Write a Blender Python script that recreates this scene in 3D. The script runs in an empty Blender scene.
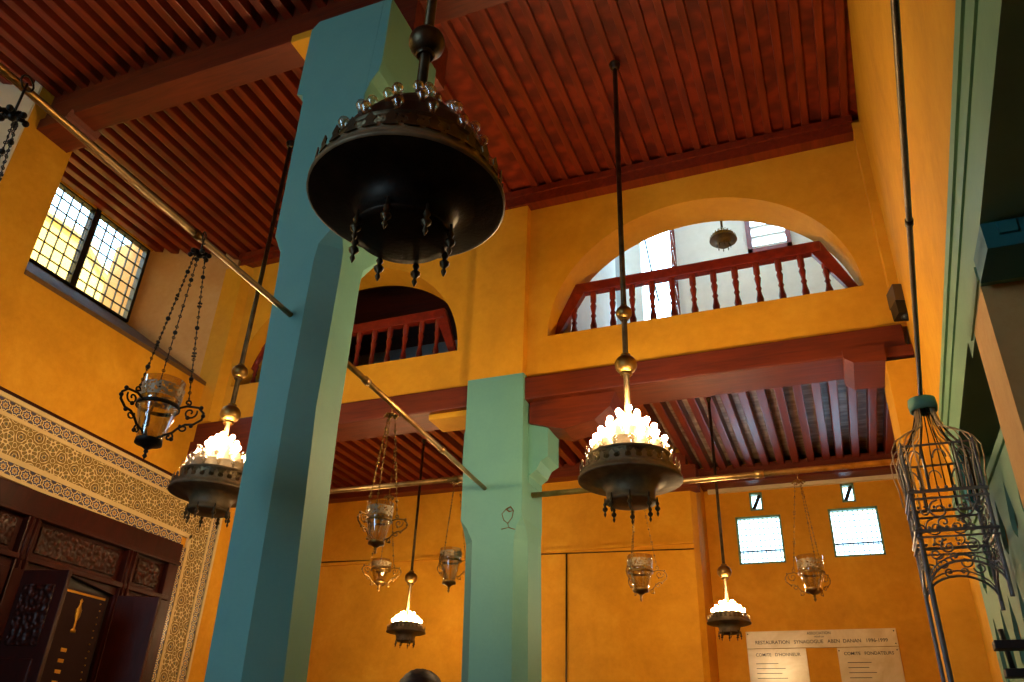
import bpy, bmesh, math, random
from mathutils import Vector, Matrix
random.seed(7)
PI = math.pi
sc = bpy.context.scene
COL = sc.collection

# ------------------------------------------------------------------ helpers
class G:
    """collects geometry for ONE mesh object"""
    def __init__(s):
        s.v = []; s.f = []; s.sm = []
    def add(s, vs, fs, smooth=False):
        o = len(s.v); s.v += [tuple(p) for p in vs]
        s.f += [tuple(i + o for i in f) for f in fs]; s.sm += [smooth] * len(fs); return s
    def hexa(s, p):      # 4 bottom (ccw from above), 4 top
        return s.add(p, [(3, 2, 1, 0), (4, 5, 6, 7), (0, 1, 5, 4), (1, 2, 6, 5), (2, 3, 7, 6), (3, 0, 4, 7)])
    def box(s, x0, x1, y0, y1, z0, z1):
        return s.hexa([(x0, y0, z0), (x1, y0, z0), (x1, y1, z0), (x0, y1, z0), (x0, y0, z1), (x1, y0, z1), (x1, y1, z1), (x0, y1, z1)])
    def bev(s, x0, x1, y0, y1, z0, z1, b):   # box with all edges softened
        bm = bmesh.new()
        bmesh.ops.create_cube(bm, size=1)
        for v in bm.verts:
            v.co = Vector(((x0 + x1) / 2 + v.co.x * (x1 - x0), (y0 + y1) / 2 + v.co.y * (y1 - y0), (z0 + z1) / 2 + v.co.z * (z1 - z0)))
        bmesh.ops.bevel(bm, geom=bm.edges[:], offset=b, segments=2, affect='EDGES', profile=.6)
        bm.verts.index_update()
        s.add([v.co[:] for v in bm.verts], [[v.index for v in f.verts] for f in bm.faces]); bm.free(); return s
    def prism(s, poly, axis, a, b):
        """poly in the plane across `axis`, stretched from a to b.  axis x:(y,z) y:(x,z) z:(x,y)"""
        def P(u, w, t): return {'x': (t, u, w), 'y': (u, t, w), 'z': (u, w, t)}[axis]
        n = len(poly)
        vs = [P(u, w, a) for u, w in poly] + [P(u, w, b) for u, w in poly]
        fs = [tuple(range(n))[::-1], tuple(range(n, 2 * n))] + [(i, (i + 1) % n, n + (i + 1) % n, n + i) for i in range(n)]
        return s.add(vs, fs)
    def lathe(s, prof, n=24, c=(0, 0, 0), smooth=True, tilt=None):
        vs = []; fs = []
        for r, z in prof:
            for k in range(n):
                a = 2 * PI * k / n
                vs.append(Vector((r * math.cos(a), r * math.sin(a), z)))
        for j in range(len(prof) - 1):
            for k in range(n):
                k2 = (k + 1) % n
                fs.append((j * n + k, j * n + k2, (j + 1) * n + k2, (j + 1) * n + k))
        if prof[0][0] > 1e-4: pass
        if tilt is not None: vs = [tilt @ v for v in vs]
        return s.add([v + Vector(c) for v in vs], fs, smooth)
    def ball(s, c, r, n=10, sz=1.):
        return s.lathe([(r * math.sin(PI * i / n) + (1e-5 if i in (0, n) else 0), -r * sz * math.cos(PI * i / n)) for i in range(n + 1)], n + 4, c)
    def tube(s, pts, r, n=6, smooth=True, closed=False):
        pts = [Vector(p) for p in pts]; m = len(pts); vs = []; fs = []; ref = None
        rr = r if isinstance(r, (list, tuple)) else [r] * m
        for i, p in enumerate(pts):
            if closed: t = pts[(i + 1) % m] - pts[i - 1]
            else: t = pts[min(i + 1, m - 1)] - pts[max(i - 1, 0)]
            if t.length < 1e-9: t = Vector((0, 0, 1))
            t.normalize()
            if ref is None:
                ref = Vector((0, 0, 1)) if abs(t.z) < .9 else Vector((1, 0, 0))
            a = ref - t * ref.dot(t)
            if a.length < 1e-5: a = t.orthogonal()
            a.normalize(); ref = a; b = t.cross(a)
            for k in range(n):
                th = 2 * PI * k / n
                vs.append(p + (a * math.cos(th) + b * math.sin(th)) * rr[i])
        for j in range(m if closed else m - 1):
            j2 = (j + 1) % m
            for k in range(n):
                k2 = (k + 1) % n
                fs.append((j * n + k, j * n + k2, j2 * n + k2, j2 * n + k))
        if not closed:
            fs.append(tuple(range(n))[::-1]); fs.append(tuple((m - 1) * n + k for k in range(n)))
        return s.add(vs, fs, smooth)
    def ring(s, c, R, r, n=24, k=6, tilt=None):
        pts = [Vector((R * math.cos(2 * PI * i / n), R * math.sin(2 * PI * i / n), 0)) for i in range(n)]
        if tilt is not None: pts = [tilt @ p for p in pts]
        return s.tube([p + Vector(c) for p in pts], r, k, closed=True)
    def xform(s, M):
        s.v = [tuple(M @ Vector(p)) for p in s.v]; return s
    def mesh(s, name, mat):
        me = bpy.data.meshes.new(name)
        me.from_pydata(s.v, [], s.f); me.polygons.foreach_set('use_smooth', s.sm)
        if mat: me.materials.append(mat)
        bm = bmesh.new(); bm.from_mesh(me); bmesh.ops.recalc_face_normals(bm, faces=bm.faces[:]); bm.to_mesh(me); bm.free()
        me.update(); return me
    def build(s, name, mat, parent=None, label=None):
        return link(name, s.mesh(name, mat), parent, label)

def link(name, me, parent=None, label=None, loc=None):
    o = bpy.data.objects.new(name, me); COL.objects.link(o)
    if parent: o.parent = parent
    if label: o['label'] = label
    if loc is not None: o.location = loc
    return o
def tag(o, label, cat, group=None, kind=None):
    o['label'] = label; o['category'] = cat
    if group: o['group'] = group
    if kind: o['kind'] = kind
    return o
def thing(name, loc, label, cat, group=None, rz=0, kind=None):
    o = link(name, None, loc=loc); o.rotation_euler.z = rz; o.empty_display_size = .1
    return tag(o, label, cat, group, kind)
def struct(name, g, mat, label=None, cat='wall'):
    o = g.build(name, mat); tag(o, label or name.replace('_', ' '), cat, kind='structure'); return o

# ------------------------------------------------------------------ materials
def srgb(r, g, b):
    f = lambda c: (c / 12.92 if c <= .04045 else ((c + .055) / 1.055) ** 2.4)
    return (f(r / 255), f(g / 255), f(b / 255), 1)
class N:
    def __init__(s, name):
        s.m = bpy.data.materials.new(name); s.m.use_nodes = True
        s.t = s.m.node_tree; s.n = s.t.nodes; s.l = s.t.links
        s.b = s.n['Principled BSDF']; s.out = s.n['Material Output']
        s.tc = s.n.new('ShaderNodeTexCoord')
    def set(s, sock, v):
        if hasattr(v, 'is_output') or isinstance(v, bpy.types.NodeSocket): s.l.new(v, sock)
        else: sock.default_value = v
    def math(s, op, a, b=None, c=None):
        n = s.n.new('ShaderNodeMath'); n.operation = op
        for i, v in enumerate((a, b, c)):
            if v is not None: s.set(n.inputs[i], v)
        return n.outputs[0]
    def noise(s, scale, detail=4, rough=.6, vec=None, dist=0):
        n = s.n.new('ShaderNodeTexNoise'); n.inputs['Scale'].default_value = scale
        n.inputs['Detail'].default_value = detail; n.inputs['Roughness'].default_value = rough; n.inputs['Distortion'].default_value = dist
        s.l.new(vec or s.tc.outputs['Object'], n.inputs['Vector']); return n.outputs['Fac']
    def voro(s, scale, feature='F1', vec=None):
        n = s.n.new('ShaderNodeTexVoronoi'); n.feature = feature; n.inputs['Scale'].default_value = scale
        s.l.new(vec or s.tc.outputs['Object'], n.inputs['Vector']); return n.outputs['Distance']
    def scale(s, v):
        n = s.n.new('ShaderNodeMapping'); n.inputs['Scale'].default_value = v
        s.l.new(s.tc.outputs['Object'], n.inputs['Vector']); return n.outputs[0]
    def ramp(s, fac, stops, const=False):
        n = s.n.new('ShaderNodeValToRGB'); e = n.color_ramp.elements
        if const: n.color_ramp.interpolation = 'CONSTANT'
        while len(e) < len(stops): e.new(.5)
        for el, (p, c) in zip(e, stops): el.position = p; el.color = c
        s.set(n.inputs[0], fac); return n.outputs[0]
    def mix(s, f, a, b, mode='MIX'):
        n = s.n.new('ShaderNodeMix'); n.data_type = 'RGBA'; n.blend_type = mode
        s.set(n.inputs[0], f); s.set(n.inputs[6], a); s.set(n.inputs[7], b); return n.outputs[2]
    def bump(s, h, strength=.3, dist=.01):
        n = s.n.new('ShaderNodeBump'); n.inputs['Strength'].default_value = strength; n.inputs['Distance'].default_value = dist
        s.l.new(h, n.inputs['Height']); s.l.new(n.outputs[0], s.b.inputs['Normal'])
    def pr(s, color=None, rough=None, metal=None, spec=None):
        if color is not None: s.set(s.b.inputs['Base Color'], color)
        if rough is not None: s.set(s.b.inputs['Roughness'], rough)
        if metal is not None: s.b.inputs['Metallic'].default_value = metal
        if spec is not None: s.b.inputs['Specular IOR Level'].default_value = spec
        return s
    def sep(s):
        n = s.n.new('ShaderNodeSeparateXYZ'); s.l.new(s.tc.outputs['Object'], n.inputs[0]); return n.outputs

def plaster(name, c1, c2, c3, sc=1.3, rough=.75):
    m = N(name); a = m.noise(sc, 6, .65, dist=.4); b = m.noise(sc * 9, 4, .7)
    col = m.ramp(a, [(.28, c1), (.52, c2), (.75, c3)])
    col = m.mix(.25, col, m.ramp(b, [(.3, c1), (.7, c3)]))
    m.pr(col, rough, spec=.3); m.bump(m.math('ADD', b, m.math('MULTIPLY', m.noise(60, 2), .35)), .25, .012); return m.m
def wood(name, c1, c2, scl=(14, 1.2, 14), rough=.38, spec=.5, bump=.25):
    m = N(name); v = m.scale(scl); a = m.noise(1.6, 6, .65, v, .6); b = m.noise(1.1, 3)
    col = m.ramp(a, [(.3, c1), (.68, c2)]); col = m.mix(.35, col, m.ramp(b, [(.35, c1), (.7, c2)]))
    m.pr(col, rough, spec=spec); m.bump(a, bump, .006); return m.m
def metal(name, c1, c2, rough=.4, mt=1., bumps=80, bs=.2):
    m = N(name); a = m.noise(9, 4); m.pr(m.ramp(a, [(.35, c1), (.7, c2)]), rough, mt); m.bump(m.noise(bumps, 2), bs, .002); return m.m
def paint(name, c1, c2, rough=.55):
    m = N(name); a = m.noise(1.8, 5, .6); b = m.noise(40, 3)
    m.pr(m.mix(.2, m.ramp(a, [(.3, c1), (.7, c2)]), m.ramp(b, [(.3, c1), (.7, c2)])), rough, spec=.35); m.bump(b, .15, .004); return m.m

OCHRE = plaster('ochre_plaster', srgb(196, 136, 24), srgb(216, 154, 30), srgb(228, 170, 46))
OCHRE2 = plaster('deep_ochre_plaster', srgb(196, 132, 20), srgb(216, 150, 26), srgb(230, 170, 44), 1.7)
BEIGE = plaster('rough_beige_plaster', srgb(190, 140, 76), srgb(206, 160, 96), srgb(214, 176, 118), 1.6)
PALE = plaster('window_lit_plaster', srgb(206, 190, 150), srgb(222, 206, 168), srgb(228, 216, 184), 1.2)  # pale tone puts window light into the reveal and strip colour
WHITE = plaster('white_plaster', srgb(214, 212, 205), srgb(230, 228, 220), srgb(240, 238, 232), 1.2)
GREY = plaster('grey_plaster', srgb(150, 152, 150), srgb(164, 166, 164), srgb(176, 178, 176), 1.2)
STONE = plaster('brown_stone_sill', srgb(92, 66, 34), srgb(110, 80, 44), srgb(122, 92, 54), 3)
FLOORM = plaster('floor_tile', srgb(120, 96, 70), srgb(140, 112, 84), srgb(150, 124, 96), 2)
RED = wood('dark_red_wood', srgb(78, 22, 8), srgb(134, 46, 18))
REDX = wood('dark_red_beam_wood', srgb(70, 22, 8), srgb(120, 46, 16), (1.2, 14, 14), .5, .4, .5)
def board_mat(name, cA, cB, cC, scl, rough):
    m = N(name); v = m.scale(scl); br = m.noise(1., 1, .5, v); w = m.noise(3, 5, .7)
    col = m.mix(.35, m.ramp(br, [(.35, cA), (.5, cB), (.66, cC)]), m.ramp(w, [(.3, cA), (.7, cC)]))
    m.pr(col, rough, spec=.4); m.bump(m.noise(1.6, 4, .6, v), .35, .01); return m.m
BOARD = board_mat('dark_red_boarding', srgb(76, 18, 8), srgb(110, 32, 14), srgb(150, 52, 24), (5.6, 7, 5), .5)
BOARD2 = board_mat('weathered_boarding', srgb(96, 66, 50), srgb(148, 120, 98), srgb(190, 166, 144), (4, 14, 4), .45)
RAIL = wood('red_balustrade_wood', srgb(96, 26, 14), srgb(146, 46, 26), (9, 9, 9), .35)
WALN = wood('dark_carved_walnut', srgb(38, 9, 4), srgb(66, 17, 7), (3, 9, 3), .42, .22, .4)
def carved():
    m = N('carved_walnut_relief'); v = m.voro(24, 'SMOOTH_F1'); a = m.noise(12, 4)
    m.pr(m.ramp(m.math('ADD', v, m.math('MULTIPLY', a, .25)), [(.2, srgb(86, 34, 16)), (.55, srgb(42, 12, 6))]), .4, spec=.3)
    m.bump(v, .9, .03); return m.m
CARVE = carved()
TURQ = paint('turquoise_paint', srgb(96, 154, 148), srgb(108, 166, 156))
GREEN = paint('sage_green_paint', srgb(108, 150, 122), srgb(124, 164, 134))
TEAL = paint('teal_paint', srgb(34, 104, 112), srgb(46, 120, 126))
BRASS = metal('aged_brass', srgb(120, 92, 48), srgb(156, 124, 72), .38)
DBRASS = metal('blackened_brass', srgb(52, 43, 32), srgb(92, 78, 56), .42, .9, 60, .5)
CBRASS = metal('lit_tone_brass', srgb(96, 80, 56), srgb(132, 112, 80), .55, .35, 60, .6)  # lighter tone puts lamplight on the chandeliers into the brass
UBRASS = metal('shade_dark_brass', srgb(26, 20, 15), srgb(46, 36, 27), .5, .8, 60, .6)  # near-black tone puts the unlit underside's shade into the brass
IRON = metal('wrought_iron', srgb(28, 24, 20), srgb(48, 42, 34), .5, .7)
STEEL = metal('grey_painted_iron', srgb(104, 104, 112), srgb(140, 138, 140), .4, .6)
GILT = metal('pale_gilt_wire', srgb(190, 164, 132), srgb(222, 198, 164), .45, .2)
PIPE = metal('brass_tie_rod', srgb(150, 116, 66), srgb(190, 154, 100), .36, .8)
BLACK = N('black_paint').pr(srgb(18, 16, 16), .5).m
PLASTICB = N('brown_plastic').pr(srgb(84, 66, 44), .5).m
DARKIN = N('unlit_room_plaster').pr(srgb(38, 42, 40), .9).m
HAIR = N('dark_hair'); HAIR.pr(HAIR.ramp(HAIR.noise(30, 3), [(.3, srgb(24, 14, 10)), (.7, srgb(56, 34, 24))]), .5); HAIR = HAIR.m
SKIN = N('skin').pr(srgb(196, 146, 116), .5).m
CLOTH = N('navy_cloth').pr(srgb(40, 46, 66), .9).m
GOLD = N('gold_thread').pr(srgb(214, 160, 60), .35, .7).m
VELVET = N('dark_velvet').pr(srgb(46, 18, 16), .9).m
INK = N('black_lettering').pr(srgb(52, 42, 30), .6).m
def marble():
    m = N('cream_marble'); m.pr(m.ramp(m.noise(2.5, 6, .6, dist=1.2), [(.3, srgb(206, 178, 128)), (.7, srgb(232, 212, 166))]), .22, spec=.5); return m.m
MARBLE = marble()
def pierced():
    m = N('pierced_brass'); a = m.noise(9, 4); m.pr(m.ramp(a, [(.35, srgb(62, 52, 38)), (.7, srgb(112, 96, 68))]), .4, .9)
    d = m.voro(58); hole = m.math('LESS_THAN', d, .2)
    t = m.n.new('ShaderNodeBsdfTransparent'); mx = m.n.new('ShaderNodeMixShader')
    m.l.new(hole, mx.inputs[0]); m.l.new(m.b.outputs[0], mx.inputs[1]); m.l.new(t.outputs[0], mx.inputs[2]); m.l.new(mx.outputs[0], m.out.inputs[0])
    m.bump(d, .6, .004); return m.m
PIERCE = pierced()
def glass(name, col, rough=.02):
    m = N(name)
    gl = m.n.new('ShaderNodeBsdfGlossy'); gl.inputs['Roughness'].default_value = rough; gl.inputs['Color'].default_value = (1, 1, 1, 1)
    tr = m.n.new('ShaderNodeBsdfTransparent'); tr.inputs['Color'].default_value = col
    lw = m.n.new('ShaderNodeLayerWeight'); lw.inputs['Blend'].default_value = .3
    mx = m.n.new('ShaderNodeMixShader')
    fac = m.math('ADD', m.math('MULTIPLY', lw.outputs['Facing'], .55), .07)
    m.l.new(fac, mx.inputs[0]); m.l.new(tr.outputs[0], mx.inputs[1]); m.l.new(gl.outputs[0], mx.inputs[2]); m.l.new(mx.outputs[0], m.out.inputs[0])
    return m.m
GLASS = glass('clear_lamp_glass', (.93, .92, .88, 1), .06)
PANE = glass('window_pane_glass', (.97, .98, .99, 1), .02)
ETCH = N('etched_glass_band').pr(srgb(150, 130, 96), .5)
_t = ETCH.n.new('ShaderNodeBsdfTransparent'); _m = ETCH.n.new('ShaderNodeMixShader')
ETCH.l.new(ETCH.math('GREATER_THAN', ETCH.voro(70), .42), _m.inputs[0]); ETCH.l.new(_t.outputs[0], _m.inputs[1]); ETCH.l.new(ETCH.b.outputs[0], _m.inputs[2]); ETCH.l.new(_m.outputs[0], ETCH.out.inputs[0]); ETCH = ETCH.m
def emis(name, col, st):
    m = N(name); m.pr(col, .3); m.b.inputs['Emission Color'].default_value = col; m.b.inputs['Emission Strength'].default_value = st; return m.m
LIT = emis('lit_bulb', (1, .68, .33, 1), 200.)
UNLIT = glass('unlit_bulb_glass', (.82, .78, .72, 1), .1)
YHOUSE = N('sunny_yellow_render'); YHOUSE.pr(YHOUSE.ramp(YHOUSE.noise(.8, 4), [(.3, srgb(214, 164, 60)), (.7, srgb(236, 192, 92))]), .9); YHOUSE = YHOUSE.m

# geometric stucco / mosaic
CREAM = srgb(222, 196, 140); OLIVE = srgb(136, 104, 34); DBLUE = srgb(40, 46, 92); BROWN = srgb(90, 62, 30)
def stucco():
    m = N('geometric_carved_stucco'); S = m.sep(); u, w = S['Y'], S['Z']
    v = None; p = .056
    for k in range(5):
        th = PI * k / 5
        q = m.math('COSINE', m.math('MULTIPLY', m.math('ADD', m.math('MULTIPLY', u, math.cos(th)), m.math('MULTIPLY', w, math.sin(th))), 2 * PI / p))
        v = q if v is None else m.math('ADD', v, q)
    line = m.math('LESS_THAN', m.math('ABSOLUTE', v), .7)
    fill = m.ramp(m.math('DIVIDE', m.math('ADD', v, 5), 10), [(0, OLIVE), (.34, BROWN), (.5, OLIVE), (.78, srgb(120, 112, 60)), (.9, DBLUE)], True)
    m.pr(m.mix(line, fill, CREAM), .6); m.bump(line, .5, .012); return m.m
def mosaic():
    m = N('blue_rosette_mosaic'); S = m.sep()
    # along = Y + Z works for the level band and the upright one (one of the two hardly changes across a rosette)
    s2 = m.n.new('ShaderNodeSeparateXYZ'); m.l.new(m.tc.outputs['UV'], s2.inputs[0])
    u = m.math('SUBTRACT', m.math('FRACT', s2.outputs[0]), .5); w = m.math('SUBTRACT', s2.outputs[1], .5)
    r = m.math('SQRT', m.math('ADD', m.math('MULTIPLY', u, u), m.math('MULTIPLY', w, w)))
    ph = m.math('ARCTAN2', w, u)
    rr = m.math('ADD', r, m.math('MULTIPLY', m.math('COSINE', m.math('MULTIPLY', ph, 8)), .045))
    m.pr(m.ramp(rr, [(0, DBLUE), (.07, srgb(190, 140, 50)), (.16, CREAM), (.22, srgb(52, 58, 100)), (.36, CREAM), (.46, BROWN), (.56, srgb(60, 64, 100))], True), .35)
    return m.m
STUCCO = stucco(); MOSAIC = mosaic()
CREAMP = plaster('cream_fillet', srgb(206, 178, 124), srgb(216, 188, 132), srgb(224, 198, 146), 4)

# ------------------------------------------------------------------ the shell
def rx(y): return .77 + .043 * (y - 4.9)          # face of the right-hand wall
struct('floor', G().box(-8.6, 2.6, -3.2, 11, -.12, 0), FLOORM, 'tiled floor of the hall', 'floor')

# left wall (x = -6.6) with two deep window recesses
gw = G().box(-8.2, -6.6, -3, 7.5, 0, 4.9)
gw.box(-8.2, -6.6, 7.0, 7.5, 4.9, 5.6).box(-8.4, -7.7, 7.5, 11, 0, 5.6)
def recess(g, y0, y1, yr0, yr1):
    """wall below a recess: sloping sill rising from the room to the window"""
    g.hexa([(-8.2, y0, 4.9), (-6.6, y0, 4.9), (-6.6, y1, 4.9), (-8.2, y1, 4.9), (-8.2, y0, 6.17), (-6.6, y0, 5.38), (-6.6, y1, 5.38), (-8.2, y1, 6.17)])
recess(gw, 4.03, 6.7, 0, 0); recess(gw, .55, 3.52, 0, 0)
gw.box(-8.2, -6.6, 3.52, 4.03, 4.9, 7.4); gw.box(-8.2, -6.6, -3, .55, 4.9, 7.4)
WL = struct('wall_left', gw, OCHRE2, 'ochre plastered side wall with deep window recesses')
# sills and splayed reveals
for y0, y1 in ((4.03, 6.62), (.55, 3.52)):
    g = G().hexa([(-7.6, y0, 6.09), (-6.58, y0, 5.36), (-6.58, y1, 5.36), (-7.6, y1, 6.09), (-7.6, y0, 6.14), (-6.58, y0, 5.41), (-6.58, y1, 5.41), (-7.6, y1, 6.14)])
    o = g.build('windowsill', STONE, WL)
    o['label'] = 'sloping brown stone windowsill'
g = G().prism([(-8.2, 6.02), (-7.6, 6.02), (-6.6, 6.56), (-6.6, 6.7), (-8.2, 6.7)], 'z', 5.3, 7.4)
g.build('reveal', BEIGE, WL)
g = G().prism([(-8.2, 3.0), (-7.6, 3.0), (-6.605, 3.5), (-6.605, 3.6), (-8.2, 3.6)], 'z', 5.38, 7.4)
g.build('reveal', PALE, WL)

def leaded_window(name, y0, y1, z0, z1, x, cols, rows, label, mull):
    w = thing(name, (x, y0, z0), label, 'window', kind='structure')
    W_, H_ = y1 - y0, z1 - z0
    fr = G()
    for a, b, c, d in ((0, W_, 0, .022), (0, W_, H_ - .04, H_), (0, .04, 0, H_), (W_ - .04, W_, 0, H_)): fr.box(-.04, .04, a, b, c, d)
    for q in mull: fr.box(-.05, .05, q - .035, q + .035, 0, H_)
    fr.build('window_frame', BLACK, w)
    le = G()
    for i in range(1, cols): le.box(-.012, .012, W_ * i / cols - .004, W_ * i / cols + .004, 0, H_)
    for j in range(1, rows): le.box(-.011, .011, 0, W_, H_ * j / rows - .004, H_ * j / rows + .004)
    le.build('lead_lattice', BLACK, w)
    G().box(-.004, .004, .02, W_ - .02, .02, H_ - .02).build('pane', PANE, w)
    return w
leaded_window('window_1', 4.2, 6.02, 6.14, 7.22, -7.6, 14, 7, 'leaded window with yellow house behind, in the upper left wall recess', [.97])
leaded_window('window_2', .9, 3.0, 6.14, 7.22, -7.6, 18, 8, 'leaded window in the near wall recess', [1.05])
struct('wall_left_outer', G().box(-7.65, -7.55, -3, 11, 7.2, 7.5), OCHRE2, 'strip of wall over the side windows')

# arcade wall with two arched openings
def arch(x, xl, xr, zs, rise):
    t = (2 * x - xl - xr) / (xr - xl); return zs + rise * max(0, 1 - abs(t) ** 2.0) ** .5
ga = G(); Y0, Y1 = 6.6, 7.0; ZT = 9.3
A = ((-6.3, -3.37), (-2.37, .585))
ga.box(-7.7, -6.3, Y0, Y1, 4.9, ZT); ga.box(-3.37, -2.37, Y0, Y1, 4.9, ZT); ga.box(.585, 1.1, Y0, Y1, 4.9, ZT)
for xl, xr in A:
    ga.box(xl, xr, Y0, Y1, 4.9, 5.36)
    n = 48
    for i in range(n):
        a, b = [(xl + xr) / 2 - (xr - xl) / 2 * math.cos(PI * k / n) for k in (i, i + 1)]
        za, zb = arch(a, xl, xr, 5.36, 1.32), arch(b, xl, xr, 5.36, 1.32)
        ga.hexa([(a, Y0, za), (b, Y0, zb), (b, Y1, zb), (a, Y1, za), (a, Y0, ZT), (b, Y0, ZT), (b, Y1, ZT), (a, Y1, ZT)])
ga.box(-3.17, -2.59, 6.5, 6.6, 4.93, 7.04)                     # pilaster over the second pillar
ga.prism([(-6.85, 6.6), (-6.72, 6.5), (-6.42, 6.5), (-6.36, 6.6)], 'z', 4.9, 7.04)
ga.box(.76, 1.1, 6.46, 6.6, 4.95, 7.1)
struct('wall_arcade', ga, OCHRE, 'ochre arcade wall with two arched gallery openings')
g = G().box(-6.5, -3.05, 6.5, 6.62, 7.05, 7.2).box(-3.05, .77, 6.47, 6.62, 7.0, 7.2).box(-6.5, .77, 6.45, 6.5, 7.12, 7.2)
struct('trim_1', g, RED, 'dark red cornice board on top of arcade wall', 'trim')

# right wall: plaster above, painted architrave, openings below
def rwall(g, y0, y1, z0, z1, d0=0., d1=.35):
    return g.hexa([(rx(y0) + d0, y0, z0), (rx(y0) + d1, y0, z0), (rx(y1) + d1, y1, z0), (rx(y1) + d0, y1, z0)] + [(rx(y0) + d0, y0, z1), (rx(y0) + d1, y0, z1), (rx(y1) + d1, y1, z1), (rx(y1) + d0, y1, z1)])
g = G(); rwall(g, -3, 11, 3.66, 7.4); rwall(g, 5.62, 11, 0, 3.7); rwall(g, -3, -.6, 0, 3.7)
struct('wall_right', g, OCHRE, 'tall ochre plastered wall on the right')
g = G(); rwall(g, 3.1, 3.52, 0, 3.2, -.01, .4)
struct('wall_right_pier', g, BEIGE, 'narrow tan pier between two openings')
g = G().box(.98, 1.04, 5.0, 5.05, 0, 1)  # back of the side room
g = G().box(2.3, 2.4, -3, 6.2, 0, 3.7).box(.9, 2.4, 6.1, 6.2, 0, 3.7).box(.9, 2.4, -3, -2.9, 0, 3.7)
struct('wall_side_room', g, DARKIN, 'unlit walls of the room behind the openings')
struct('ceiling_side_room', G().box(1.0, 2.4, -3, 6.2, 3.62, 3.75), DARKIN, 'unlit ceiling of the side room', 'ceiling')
ar = thing('architrave', (0, 0, 0), 'sage green moulded architrave along the right wall over the openings', 'architrave', kind='thing')
g = G(); rwall(g, -2.9, 5.62, 3.27, 3.68, -.006, .3); g.build('frieze_board', GREEN, ar)
g = G(); rwall(g, -2.9, 5.62, 3.62, 3.69, -.018, .0); rwall(g, -2.9, 5.62, 3.48, 3.515, -.016, .0); g.build('moulding', GREEN, ar)
g = G(); rwall(g, 3.05, 3.74, 3.17, 3.27, -.010, .28); rwall(g, 3.08, 3.6, 3.19, 3.25, -.018, 0); g.build('lower_moulding', GREEN, ar)
g = G(); rwall(g, 5.35, 5.62, 2.9, 3.27, -.02, .3); g.build('end_block', GREEN, ar)
g = G().box(.672, 2.3, 2.80, 3.04, 3.15, 3.26)
for k in range(9): g.box(.72 + .1 * k, .78 + .1 * k, 2.785, 2.80, 3.20, 3.25)
tag(g.build('lintel_beam', TEAL), 'dark teal wooden lintel crossing the opening by the tan pier', 'beam', kind='thing')

# back walls
gb = G()
def wall_holes(g, x0, x1, y0, y1, z0, z1, holes):
    xs = sorted({x0, x1} | {h[0] for h in holes} | {h[1] for h in holes}); zs = sorted({z0, z1} | {h[2] for h in holes} | {h[3] for h in holes})
    for i in range(len(xs) - 1):
        for j in range(len(zs) - 1):
            cx, cz = (xs[i] + xs[i + 1]) / 2, (zs[j] + zs[j + 1]) / 2
            if not any(h[0] < cx < h[1] and h[2] < cz < h[3] for h in holes): g.box(xs[i], xs[i + 1], y0, y1, zs[j], zs[j + 1])
H1 = (-1.18, -.60, 4.0, 4.63); H2 = (-.015, .575, 4.03, 4.65); H3 = (-.97, -.80, 4.70, 4.95); H4 = (.18, .345, 4.72, 4.97)
wall_holes(gb, -1.75, 1.3, 10.8, 11.0, 0, 5.6, [H1, H2, H3, H4])
struct('wall_back', gb, OCHRE2, 'far ochre wall with two small windows')
g = G().box(-8, -1.62, 10.0, 10.95, 0, 5.6)
g.hexa([(-1.62, 10.0, 0), (-1.56, 10.1, 0), (-1.56, 10.8, 0), (-1.62, 10.8, 0), (-1.62, 10.0, 5.0), (-1.56, 10.1, 5.0), (-1.56, 10.8, 5.0), (-1.62, 10.8, 5.0)])
struct('wall_back_left', g, OCHRE2, 'nearer ochre back wall left of the windows')
struct('trim_2', G().box(-7.7, -1.62, 9.96, 10.0, 4.10, 4.14), OCHRE2, 'faint ledge line along back wall', 'trim')
struct('trim_3', G().box(-1.5, .9, 10.74, 10.8, 4.97, 5.02), PALE, 'pale strip under the wall plate', 'trim')
def grid_window(name, h, label, n, m, half=False):
    x0, x1, z0, z1 = h; w = thing(name, ((x0 + x1) / 2, 10.86, z0), label, 'window', kind='structure'); W_, H_ = x1 - x0, z1 - z0
    f = G()
    for a, b, c, d in ((0, W_, 0, .025), (0, W_, H_ - .025, H_), (0, .025, 0, H_), (W_ - .025, W_, 0, H_)): f.box(a - W_ / 2, b - W_ / 2, -.05, .02, c, d)
    f.build('window_frame', GREEN, w)
    if n:
        q = G()
        for i in range(1, n): q.box(-W_ / 2 + W_ * i / n - .004, -W_ / 2 + W_ * i / n + .004, -.008, .008, 0, H_)
        for j in range(1, m): q.box(-W_ / 2, W_ / 2, -.007, .007, H_ * j / m - .004, H_ * j / m + .004)
        q.box(-W_ / 2, W_ / 2, -.012, .012, H_ * .27, H_ * .27 + .018)
        q.build('iron_grid', BLACK, w)
    else: G().prism([(-W_ / 2, 0), (-W_ / 2 + .05, 0), (W_ / 2, H_), (W_ / 2 - .05, H_)], 'y', -.01, .01).build('broken_bar', BLACK, w)
    G().box(-W_ / 2, W_ / 2, -.002, .002, 0, H_).build('pane', PANE, w)
grid_window('window_3', H1, 'left of the two small grilled windows in the far wall', 10, 8)
grid_window('window_4', H2, 'right of the two small grilled windows in the far wall', 10, 8)
grid_window('window_5', H3, 'tiny square opening above the left grilled window', 0, 0)
grid_window('window_6', H4, 'tiny square opening above the right grilled window', 0, 0)

# near wall behind the camera, with an unseen opening added to daylight the pillar front
g = G(); wall_holes(g, -8.2, 1.0, -3.2, -3, 0, 7.4, [(-5.0, -3.3, 2.4, 5.0)])
struct('wall_near', g, OCHRE, 'wall behind the viewpoint')

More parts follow.
